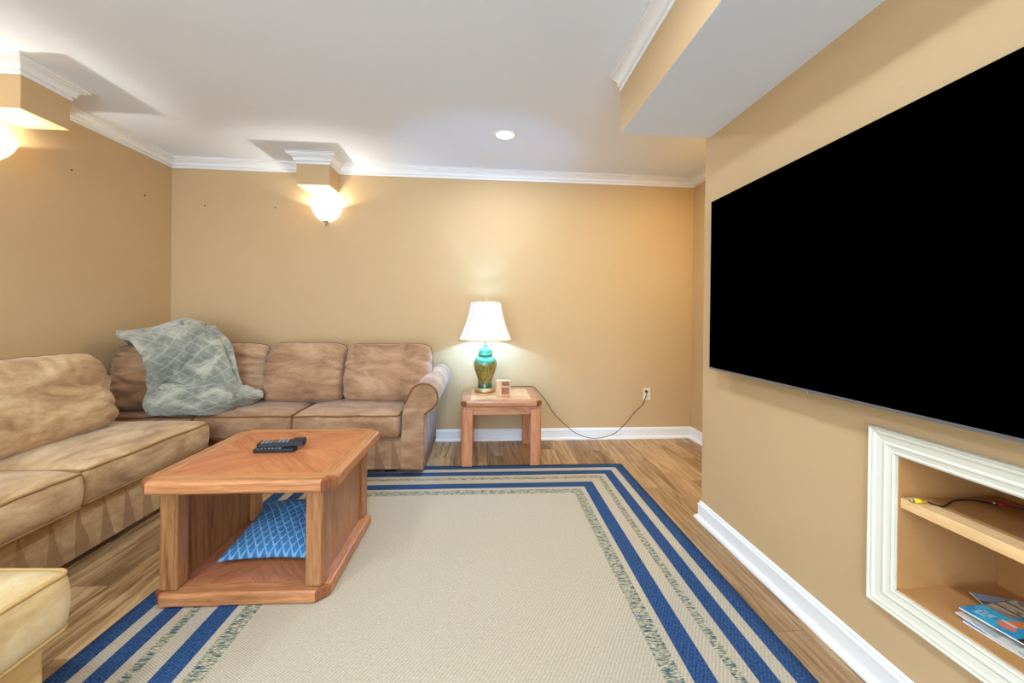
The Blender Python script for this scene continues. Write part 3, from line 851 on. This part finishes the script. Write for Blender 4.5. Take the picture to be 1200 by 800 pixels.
# ------------------------------------------------------------------ coffee table
def framed_top(parent, hx, hy, z0, z1, rail, ch, mi, mx, my, mc, bev):
    """inlay panel in four rails with chamfered corner blocks"""
    d_ = ch * 0.92; g = 0.0004; seg = 5
    for s in (-1, 1):
        prism('rail', [(-hx + ch + g, s * hy), (hx - ch - g, s * hy), (hx - d_ - g, s * (hy - d_)), (hx - rail - g, s * (hy - rail)), (-hx + rail + g, s * (hy - rail)), (-hx + d_ + g, s * (hy - d_))], z0, z1, mx, parent, bev, seg, sides=[0])
        prism('rail', [(s * hx, -hy + ch + g), (s * hx, hy - ch - g), (s * (hx - d_), hy - d_ - g), (s * (hx - rail), hy - rail - g), (s * (hx - rail), -hy + rail + g), (s * (hx - d_), -hy + d_ + g)], z0, z1, my, parent, bev, seg, sides=[0])
        for t in (-1, 1):
            pts = [(s * (hx - ch), t * hy), (s * hx, t * (hy - ch)), (s * (hx - d_), t * (hy - d_))]
            prism('corner_block', pts, z0, z1, mc, parent, bev, seg, sides=[0])
    box('inlay_panel', -hx + rail + 0.0006, hx - rail - 0.0006, -hy + rail + 0.0006, hy - rail - 0.0006, z0 + 0.006, z1 - 0.0006, mi, parent)
CT = thing('coffee_table', 'low oak coffee table with quarter-matched top and two solid side panels on the rug', 'table', (-0.965, 1.945, 0.0095), -0.008)
framed_top(CT, 0.380, 0.355, 0.458, 0.512, 0.075, 0.050, W_INLAY, W_X, W_Y, W_CORNER, 0.016)
framed_top(CT, 0.345, 0.325, 0.0, 0.052, 0.065, 0.045, W_INLAY, W_X, W_Y, W_CORNER, 0.013)
for s in (-1, 1):
    for t in (-1, 1):
        px_, py_ = s * 0.283, t * 0.268
        prism('post', [(px_ - 0.034, py_ - 0.034), (px_ + 0.034, py_ - 0.034), (px_ + 0.034, py_ + 0.034), (px_ - 0.034, py_ + 0.034)], 0.0525, 0.4575, W_Z, CT, 0.008)
    box('side_panel', s * 0.290 - 0.010, s * 0.290 + 0.010, -0.235, 0.235, 0.0525, 0.4575, W_Z, CT)

# ------------------------------------------------------------------ blue cushion inside the coffee table
def throw_pillow(name, W, T, mat, seed, loc, rot, label):
    n = 56; bm = bmesh.new(); uvl = bm.loops.layers.uv.new('UVMap'); V = {}
    for side in (1, -1):
        for i_ in range(n + 1):
            for j_ in range(n + 1):
                if (i_ in (0, n) or j_ in (0, n)) and side == -1: V[(-1, i_, j_)] = V[(1, i_, j_)]; continue
                a, b = -1 + 2 * i_ / n, -1 + 2 * j_ / n
                th = (max(0, 1 - a * a) ** 0.55) * (max(0, 1 - b * b) ** 0.55)
                x_ = a * W / 2 * (1 - 0.10 * (1 - b * b) * abs(a)); y_ = b * W / 2 * (1 - 0.10 * (1 - a * a) * abs(b))
                z_ = side * T / 2 * th * (0.45 if side < 0 else 1.0) + 0.008 * fbm((a * 2 + seed, b * 2, side), 2) * th
                V[(side, i_, j_)] = bm.verts.new((x_, y_, z_))
    for side in (1, -1):
        for i_ in range(n):
            for j_ in range(n):
                ks = ((i_, j_), (i_ + 1, j_), (i_ + 1, j_ + 1), (i_, j_ + 1))
                f_ = bm.faces.new([V[(side,) + k] for k in ks])
                for l_, k in zip(f_.loops, ks): l_[uvl].uv = (k[0] / n * W, k[1] / n * W)
    o = bm_link(name, bm, mat, None, True)
    o.location = loc; o.rotation_euler = rot
    return tag(o, label, 'cushion')
throw_pillow('throw_pillow', 0.42, 0.17, SCALLOP, 3.3, (-0.950, 1.995, 0.120), (math.radians(9), 0, 0), 'blue cushion with a pale scallop mesh pattern lying inside the coffee table')

# ------------------------------------------------------------------ remotes
def remote(loc, rz, L, W, Hh, label, tilt=0.0, kind=0):
    t = thing('remote_control', label, 'remote', loc, rz)
    t.rotation_euler = (0, tilt, rz)
    pts = [(-L / 2 + 0.006, -W / 2), (L / 2 - 0.006, -W / 2), (L / 2, -W / 2 + 0.006), (L / 2, W / 2 - 0.006), (L / 2 - 0.006, W / 2), (-L / 2 + 0.006, W / 2), (-L / 2, W / 2 - 0.006), (-L / 2, -W / 2 + 0.006)]
    prism('body', pts, 0, Hh, DARKPL, t, 0.0025, 2)
    nb, rws = (7, 3)
    for i_ in range(nb):
        for j_ in range(rws):
            bx, by = -L / 2 + 0.022 + i_ * (L * 0.60 / nb), (j_ - 1) * W * 0.27
            m = REDPL if (kind == 0 and i_ == 3 and j_ != 1) else GREYPL
            box('button', bx - 0.005, bx + 0.005, by - 0.0035, by + 0.0035, Hh - 0.0005, Hh + 0.002, m, t, 0.0006, 1)
    box('battery_cover', L * 0.22, L / 2 - 0.004, -W / 2 + 0.003, W / 2 - 0.003, Hh - 0.0006, Hh + (0.007 if kind == 0 else 0.0015), DARKPL, t, 0.002, 1)
    return t
ZT = 0.0095 + 0.512
remote((-0.985, 1.930, ZT + 0.0005), 0.03, 0.185, 0.050, 0.016, 'flat black remote with grey keys, the nearer and lower of two on the coffee table', kind=1)
remote((-0.965, 1.952, ZT + 0.0190), 0.16, 0.205, 0.056, 0.022, 'thicker black remote lying across the top of a flat one on the coffee table', kind=0, tilt=0.0)

# ------------------------------------------------------------------ end table
ET = thing('end_table', 'square oak end table with four thick legs standing under the green lamp', 'table', (0.142, 3.325, 0.0), 0.008)
framed_top(ET, 0.318, 0.312, 0.468, 0.513, 0.075, 0.045, ET_INLAY, ET_X, ET_X, W_CORNER, 0.014)
box('neck', -0.298, 0.298, -0.292, 0.292, 0.450, 0.4675, ET_X, ET)
for s in (-1, 1):
    for t in (-1, 1):
        cx_, cy_ = s * 0.2695, t * 0.264; a = 0.045
        pts = []
        for (u_, v_) in ((-1, -1), (1, -1), (1, 1), (-1, 1)):
            if u_ == s and v_ == t:
                arc = [(cx_ + u_ * (a - 0.03) + u_ * 0.03 * math.cos(q * PI / 8), cy_ + v_ * (a - 0.03) + v_ * 0.03 * math.sin(q * PI / 8)) for q in range(5)]
                if u_ * v_ < 0: arc = arc[::-1]
                pts += arc
            else: pts.append((cx_ + u_ * a, cy_ + v_ * a))
        z0_ = 0.0095 if t < 0 else 0.001
        prism('leg', pts, z0_, 0.4495, ET_Z, ET, 0.004, 2)
    box('apron', -0.224, 0.224, s * 0.280 - 0.011, s * 0.280 + 0.011, 0.406, 0.4495, ET_X, ET, 0.002)
    box('apron', s * 0.286 - 0.011, s * 0.286 + 0.011, -0.218, 0.218, 0.406, 0.4495, ET_X, ET, 0.002)

# ------------------------------------------------------------------ table lamp
LZ = 0.5135
TL = thing('table_lamp', 'green ginger-jar table lamp with a lit white bell shade on the end table', 'lamp', (0.014, 3.42, LZ))
lathe('foot', [(0.0, 0.0), (0.086, 0.0), (0.090, 0.006), (0.088, 0.018), (0.080, 0.026), (0.072, 0.030), (0.072, 0.036), (0.0, 0.036)], BRASS, TL)
jar = [(0.0, 0.036), (0.064, 0.036), (0.066, 0.044), (0.062, 0.058), (0.060, 0.085), (0.066, 0.115), (0.080, 0.155), (0.095, 0.195), (0.102, 0.230), (0.102, 0.252), (0.096, 0.275),
       (0.082, 0.292), (0.064, 0.303), (0.058, 0.308), (0.057, 0.320), (0.0, 0.320)]
lathe('jar', jar, JAR, TL, 48)
lathe('jar_lid', [(0.060, 0.314), (0.066, 0.318), (0.066, 0.328), (0.060, 0.334), (0.058, 0.345), (0.056, 0.362), (0.044, 0.376), (0.026, 0.384), (0.018, 0.390), (0.022, 0.400), (0.020, 0.408), (0.0, 0.410)], JAR, TL, 40)
lathe('stem', [(0.006, 0.405), (0.006, 0.425), (0.014, 0.430), (0.016, 0.452), (0.0, 0.454)], BRASS, TL, 16)
lathe('bulb', [(0.0, 0.454), (0.012, 0.456), (0.024, 0.480), (0.025, 0.500), (0.016, 0.516), (0.0, 0.520)], BULB, TL, 20)
# bell shade with panels
def bell():
    z0_, z1_ = 0.452, 0.786; r0_, r1_ = 0.232, 0.138
    bm = bmesh.new(); n = 96; rows = 22; R_ = []
    for side in (0, 1):
        for j_ in range(rows + 1):
            t = j_ / rows
            rr = r1_ + (r0_ - r1_) * ((1 - t) ** 1.65) - side * 0.0022
            ring = []
            for i_ in range(n):
                a = 2 * PI * i_ / n
                k = abs(math.sin(4 * a + 0.35))
                sc = rr * (0.985 + 0.015 * min(1, k * 2.2)) 
                ring.append(bm.verts.new((sc * math.cos(a), sc * math.sin(a), z0_ + (z1_ - z0_) * t)))
            R_.append(ring)
    m = rows + 1
    for s_ in (0, 1):
        for j_ in range(rows):
            A, B = R_[s_ * m + j_], R_[s_ * m + j_ + 1]
            for i_ in range(n): bm.faces.new((A[i_], A[(i_ + 1) % n], B[(i_ + 1) % n], B[i_]))
    for j_ in (0, rows):
        A, B = R_[j_], R_[m + j_]
        for i_ in range(n): bm.faces.new((A[i_], A[(i_ + 1) % n], B[(i_ + 1) % n], B[i_]))
    sh_ = bm_link('lamp_shade', bm, SHADE, TL, True)
    for zz, rr in ((z0_, r0_), (z1_, r1_)):
        lathe('braid_trim', [(rr - 0.003, zz - 0.005), (rr + 0.002, zz - 0.005), (rr + 0.003, zz), (rr + 0.001, zz + 0.005), (rr - 0.003, zz + 0.005)], GOLDTRIM, sh_, 64)
    SEAM = Mat('grey_seam', 0.8, 0.1, rgb(128, 130, 132)).m
    for q in range(8):
        a = (q * PI - 0.35) / 4
        pts = []
        for j_ in range(12):
            t = j_ / 11; rr = (r1_ + (r0_ - r1_) * ((1 - t) ** 1.65)) * 0.986 + 0.0006
            pts.append((rr * math.cos(a), rr * math.sin(a), z0_ + (z1_ - z0_) * t))
        tube('seam', pts, 0.0015, SEAM, sh_, 5)
bell()
bm = bmesh.new()
add_tube(bm, catmull([(0.014, 0, 0.50), (0.055, 0, 0.56), (0.06, 0, 0.66), (0.03, 0, 0.76), (0, 0, 0.79)], 6), 0.0018, 6)
add_tube(bm, catmull([(-0.014, 0, 0.50), (-0.055, 0, 0.56), (-0.06, 0, 0.66), (-0.03, 0, 0.76), (0, 0, 0.79)], 6), 0.0018, 6)
for q in range(3):
    a = q * 2 * PI / 3
    add_tube(bm, [(0, 0, 0.786), (0.132 * math.cos(a), 0.132 * math.sin(a), 0.782)], 0.0016, 6)
bm_link('harp', bm, BRASS, TL, True)
lathe('lamp_finial', [(0.0, 0.784), (0.010, 0.786), (0.008, 0.796), (0.004, 0.803), (0.008, 0.812), (0.010, 0.824), (0.005, 0.838), (0.0, 0.842)], BRASS, TL, 20)
l = bpy.data.lights.new('table_lamp_bulb', 'POINT'); l.energy = TABLE_LAMP_W; l.color = (0.22, 0.50, 1.0); l.shadow_soft_size = 0.016
o = bpy.data.objects.new('table_lamp_bulb', l); COL.objects.link(o); o.parent = TL; o.location = (0, 0, 0.552)
o.location = (0, 0, 0.552)
cord_pts = [(-0.014 + 0.014, 0.0, 0)]
wp = [(0.09, 3.50, 0.522), (0.20, 3.60, 0.519), (0.36, 3.620, 0.519), (0.452, 3.622, 0.519), (0.492, 3.61, 0.492), (0.578, 3.60, 0.395), (0.66, 3.60, 0.27), (0.795, 3.62, 0.137), (0.90, 3.62, 0.065), (1.02, 3.62, 0.030), (1.13, 3.62, 0.034), (1.254, 3.64, 0.064),
      (1.36, 3.65, 0.15), (1.465, 3.655, 0.272), (1.53, 3.655, 0.33), (1.575, 3.662, 0.43), (1.580, 3.664, 0.452)]
cord = tube('power_cord', [Vector(p_) - Vector((0.014, 3.42, LZ)) for p_ in catmull(wp, 8)], 0.0034, CORD, TL, 8)
cord['label'] = 'thin brown lamp cord'
pl = lathe('plug', [(0.0, -0.030), (0.007, -0.029), (0.011, -0.018), (0.013, 0.0), (0.0, 0.0)], CORD, cord, 16)
pl.location = Vector((1.581, yb(1.58) - 0.0085, 0.458)) - Vector((0.014, 3.42, LZ)); pl.rotation_euler = (-PI / 2, 0, 0)

# little wooden block stand beside the lamp
WB = thing('wooden_letter_block', 'small pale wooden block stand beside the lamp foot on the end table', 'ornament', (0.164, 3.215, 0.5135), 0.0)
box('side_block', -0.058, -0.014, -0.022, 0.022, 0.0, 0.120, W_LT, WB, 0.0015)
box('top_bar', -0.058, 0.058, -0.022, 0.022, 0.1202, 0.132, W_LT, WB, 0.0015)
box('bottom_bar', -0.0138, 0.0468, -0.022, 0.022, 0.0, 0.018, W_LT, WB, 0.0015)
box('middle_bar', -0.0138, 0.0468, -0.022, 0.022, 0.072, 0.088, W_LT, WB, 0.0015)
box('end_bar', 0.047, 0.058, -0.022, 0.022, 0.0, 0.120, W_LT, WB, 0.0015)
box('shade_toned_back_plate', -0.0138, 0.0468, 0.014, 0.020, 0.0182, 0.1198, W_Z, WB)  # darker wood stands in for the shade inside the recesses

# ------------------------------------------------------------------ outlet
OX = 1.588
OU = thing('wall_outlet', 'ivory wall outlet low on the back wall with the lamp cord plugged in', 'outlet', (OX, yb(OX) - 0.0005, 0.43))
box('cover_plate', -0.036, 0.036, -0.006, 0.0, -0.058, 0.058, IVORY, OU, 0.0025)
for zz in (-0.022, 0.022):
    lathe('socket', [(0.0, 0.0), (0.0165, 0.0), (0.0165, 0.0035), (0.0, 0.0035)], IVORY, OU, 24).matrix_local = Matrix.Translation((0, -0.005, zz)) @ Matrix.Rotation(PI / 2, 4, 'X')
for (sx_, zz) in ((-0.006, -0.020), (0.006, -0.020)):
    box('slot', sx_ - 0.001, sx_ + 0.001, -0.0092, -0.0085, zz - 0.004, zz + 0.004, DARKPL, OU)
lathe('screw', [(0.0, 0.0), (0.003, 0.0), (0.003, 0.0015), (0.0, 0.002)], NICKEL, OU, 12).matrix_local = Matrix.Translation((0, -0.006, 0)) @ Matrix.Rotation(PI / 2, 4, 'X')

# ------------------------------------------------------------------ television
TVY0, TVY1, TVZ0, TVZ1, TVX = 0.405, 1.994, 0.909, 1.797, 1.200
TV = thing('television', 'large wall-mounted flat television with a switched-off black screen', 'television', (TVX, (TVY0 + TVY1) / 2, TVZ0))
hw, hh = (TVY1 - TVY0) / 2, TVZ1 - TVZ0
bm = bmesh.new()
add_box(bm, 0.002, 0.022, -hw, hw, 0.0, hh, 0.002, 1)
add_box(bm, 0.022, 0.056, -hw + 0.10, hw - 0.10, 0.05, hh - 0.12, 0.010, 2)
bm_link('housing', bm, DARKPL, TV)
box('screen', -0.0012, 0.0018, -hw + 0.002, hw - 0.002, 0.010, hh - 0.002, SCREEN, TV)
box('bezel_strip', -0.004, 0.0018, -hw, hw, 0.0, 0.0095, SILVER, TV, 0.001)['label'] = 'silver lower bezel'
box('bezel_edge', -0.0016, 0.0018, hw - 0.0018, hw, 0.010, hh, SILVER, TV)
box('badge', -0.006, 0.004, 0.155, 0.185, -0.006, 0.004, SILVER, TV, 0.001)['label'] = 'small silver maker tab'
bm = bmesh.new()
add_box(bm, 0.056, 0.0815, -0.30, 0.30, 0.30, 0.34); add_box(bm, 0.056, 0.0815, -0.30, 0.30, 0.60, 0.64)
add_box(bm, 0.056, 0.068, -0.22, -0.18, 0.22, 0.70); add_box(bm, 0.056, 0.068, 0.18, 0.22, 0.22, 0.70)
bm_link('wall_bracket', bm, DARKPL, TV)

# ------------------------------------------------------------------ cable on the shelf
zc = 0.603 + 0.030 + 0.004
CB = thing('video_cable', 'thin black video cable with a yellow plug lying on the niche shelf', 'cable', (1.30, 1.07, zc))
def rel(p_): return Vector(p_) - Vector((1.30, 1.07, zc))
cp = [(1.318, 1.068, zc + 0.004), (1.340, 1.055, zc - 0.003), (1.36, 1.052, zc - 0.004), (1.42, 1.073, zc + 0.001), (1.47, 1.065, zc + 0.004), (1.52, 1.045, zc), (1.548, 1.025, zc + 0.001), (1.575, 0.995, zc + 0.006), (1.600, 0.96, zc + 0.035)]
cp = [(a, b - 0.0, c) for a, b, c in cp]
cb = tube('cable_lead', [rel(p_) for p_ in catmull(cp, 8)], 0.0026, DARKPL, CB, 8)
def plug(p0, p1, m, ring=NICKEL):
    p0, p1 = Vector(p0), Vector(p1); d_ = (p1 - p0).normalized()
    bm = bmesh.new(); add_tube(bm, [p0, p0 + (p1 - p0) * 0.6, p0 + (p1 - p0) * 0.62, p1], 0.0058, 12)
    for v in bm.verts:
        if (v.co - p0).dot(d_) > (p1 - p0).length * 0.61: v.co = v.co + ((p0 + d_ * (v.co - p0).dot(d_)) - v.co) * 0.35
    o_ = bm_link('plug', bm, m, CB, True)
    tube('connector', [p0 - d_ * 0.010, p0], 0.0045, ring, o_, 12)
    return o_
plug(rel((1.288, 1.074, zc + 0.003)), rel((1.320, 1.067, zc + 0.003)), YELPL)['label'] = 'yellow plug'
plug(rel((1.520, 1.046, zc + 0.003)), rel((1.545, 1.028, zc + 0.003)), REDPL)['label'] = 'red plug'
tube('cable_lead', [rel(p_) for p_ in catmull([(1.545, 1.028, zc + 0.002), (1.575, 1.010, zc - 0.002), (1.600, 0.995, zc + 0.010)], 6)], 0.0022, DARKPL, CB, 8)

# ------------------------------------------------------------------ magazines
def cover_color(kind, u_, v_):
    n = fbm((u_ * 4 + kind * 7, v_ * 4, kind), 3)
    if kind == 0:
        c = (0.02, 0.30, 0.52) if n > 0 else (0.03, 0.42, 0.60)
        if u_ > 0.42 and v_ > 0.80: c = (0.62, 0.56, 0.42) if n > -0.12 else (0.30, 0.24, 0.18)
        if u_ > 0.42 and v_ > 0.80 and (u_ * 5 % 1) < 0.12: c = (0.06, 0.05, 0.05)
        if 0.08 < u_ < 0.30 and 0.84 < v_ < 0.94: c = (0.30, 0.60, 0.74) if fbm((u_ * 22, v_ * 30, 2), 2) > -0.05 else c
        if v_ < 0.60: c = (0.06, 0.46, 0.56) if n > 0.02 else (0.03, 0.14, 0.30)
        if v_ < 0.60 and u_ < 0.34: c = (0.02, 0.02, 0.025)
        if (u_ - 0.24) ** 2 + (v_ - 0.50) ** 2 < 0.012: c = (0.62, 0.52, 0.36)
        if 0.34 < u_ < 0.56 and 0.50 < v_ < 0.62: c = (0.03, 0.08, 0.55)
        if u_ > 0.20 and abs(v_ - 0.76 + 0.16 * (u_ - 0.2)) < 0.045: c = (0.80, 0.20, 0.06)
        if (u_ - 0.18) ** 2 * 0.7 + (v_ - 0.73) ** 2 < 0.0038: c = (0.88, 0.26, 0.16) if (u_ * 26 % 1) > 0.22 else (0.55, 0.12, 0.06)
        if 0.25 < u_ < 0.31 and abs(v_ - 0.755) < 0.05: c = (0.72, 0.66, 0.52)
    elif kind == 1:
        c = (0.012, 0.012, 0.02)
        if n > 0.12: c = (0.05, 0.10, 0.25)
        if (u_ - 0.35) ** 2 + (v_ - 0.6) ** 2 < 0.03: c = (0.75, 0.06, 0.03)
        if v_ > 0.85: c = (0.25, 0.36, 0.5)
    elif kind == 2: c = (0.62, 0.60, 0.50) if n > 0 else (0.40, 0.42, 0.40)
    else: c = (0.55, 0.62, 0.74) if n > 0 else (0.18, 0.26, 0.50)
    return c + (1.0,)
PRINT = Mat('glossy_printed_cover', 0.2, 0.5)
an = PRINT.t.nodes.new('ShaderNodeVertexColor'); an.layer_name = 'print'
PRINT.color(an.outputs[0]); PRINT = PRINT.m
def magazine(loc, rz, W, L, T, kind, label, curl=0.0, tilt=0.0):
    """local x = width, y = height of the page; spine on +x"""
    t = thing('magazine', label, 'magazine', loc, rz, 'magazines stacked in the niche')
    t.rotation_euler = (tilt, 0, rz)
    def zoff(u_, v_): return curl * ((1 - u_) ** 2) * 0.02
    n = 90
    bm = bmesh.new(); V = {}
    for i_ in range(9):
        for j_ in (0, 1):
            for h_ in (0, 1):
                u_ = i_ / 8
                V[(i_, j_, h_)] = bm.verts.new(((u_ - 0.5) * W, (j_ - 0.5) * L, (0.0006 if h_ == 0 else T - 0.0008) + zoff(u_, 0)))
    for i_ in range(8):
        for h_ in (0, 1): bm.faces.new((V[(i_, 0, h_)], V[(i_ + 1, 0, h_)], V[(i_ + 1, 1, h_)], V[(i_, 1, h_)]))
        for j_ in (0, 1): bm.faces.new((V[(i_, j_, 0)], V[(i_ + 1, j_, 0)], V[(i_ + 1, j_, 1)], V[(i_, j_, 1)]))
    for i_ in (0, 8): bm.faces.new((V[(i_, 0, 0)], V[(i_, 1, 0)], V[(i_, 1, 1)], V[(i_, 0, 1)]))
    bm_link('pages', bm, PAPER, t)
    bm = bmesh.new(); V = {}; lay = bm.loops.layers.float_color.new('print')
    for i_ in range(n + 1):
        for j_ in range(n + 1):
            u_, v_ = i_ / n, j_ / n
            V[(i_, j_)] = bm.verts.new(((u_ - 0.5) * (W + 0.002), (v_ - 0.5) * (L + 0.002), T + zoff(u_, v_)))
    for i_ in range(n):
        for j_ in range(n):
            ks = ((i_, j_), (i_ + 1, j_), (i_ + 1, j_ + 1), (i_, j_ + 1))
            f_ = bm.faces.new([V[k] for k in ks])
            for l_, k in zip(f_.loops, ks): l_[lay] = cover_color(kind, k[0] / n, k[1] / n)
    me = bpy.data.meshes.new('cover'); bm.to_mesh(me); bm.free()
    c_ = link('cover', me, PRINT, t, True)
    s_ = c_.modifiers.new('solid', 'SOLIDIFY'); s_.thickness = 0.0006; s_.offset = -1
    return t
MZ = NZ0 + 0.0045
magazine((1.435, 0.850, MZ), 0.06, 0.205, 0.270, 0.006, 3, 'blue and white magazine at the bottom of the stack in the niche')
magazine((1.428, 0.862, MZ + 0.0072), -0.04, 0.205, 0.270, 0.005, 2, 'grey-covered magazine second from the bottom of the niche stack')
magazine((1.500, 0.900, MZ + 0.0134), -0.42, 0.205, 0.270, 0.005, 1, 'dark magazine with a red patch poking out behind the top one in the niche')
magazine((1.452, 0.868, MZ + 0.0196), 0.10, 0.210, 0.275, 0.005, 0, 'blue magazine with an orange arm on its cover on top of the niche stack', curl=0.3)

# ------------------------------------------------------------------ nails left in the walls
def nail(loc, rot, label):
    bm = bmesh.new()
    add_lathe(bm, [(0.0, 0.010), (0.0055, 0.010), (0.0055, 0.007), (0.002, 0.006), (0.002, -0.004), (0.0, -0.004)], 10)
    bmesh.ops.remove_doubles(bm, verts=bm.verts, dist=2e-5)
    o_ = bm_link('nail', bm, NAILM, None, True, loc); o_.rotation_euler = rot
    tag(o_, label, 'nail', 'nails left high in the walls')
nail((XL, 2.817, 2.122), (0, PI / 2, 0), 'small dark nail high on the left wall, the nearer to the left sconce')
nail((XL, 3.382, 2.124), (0, PI / 2, 0), 'small dark nail high on the left wall, the nearer to the room corner')
nail((-2.493, yb(-2.493), 2.13), (PI / 2, 0, 0), 'small dark nail high on the back wall, the nearer to the room corner')
nail((-1.892, yb(-1.892), 2.13), (PI / 2, 0, 0), 'small dark nail high on the back wall just left of the back sconce')
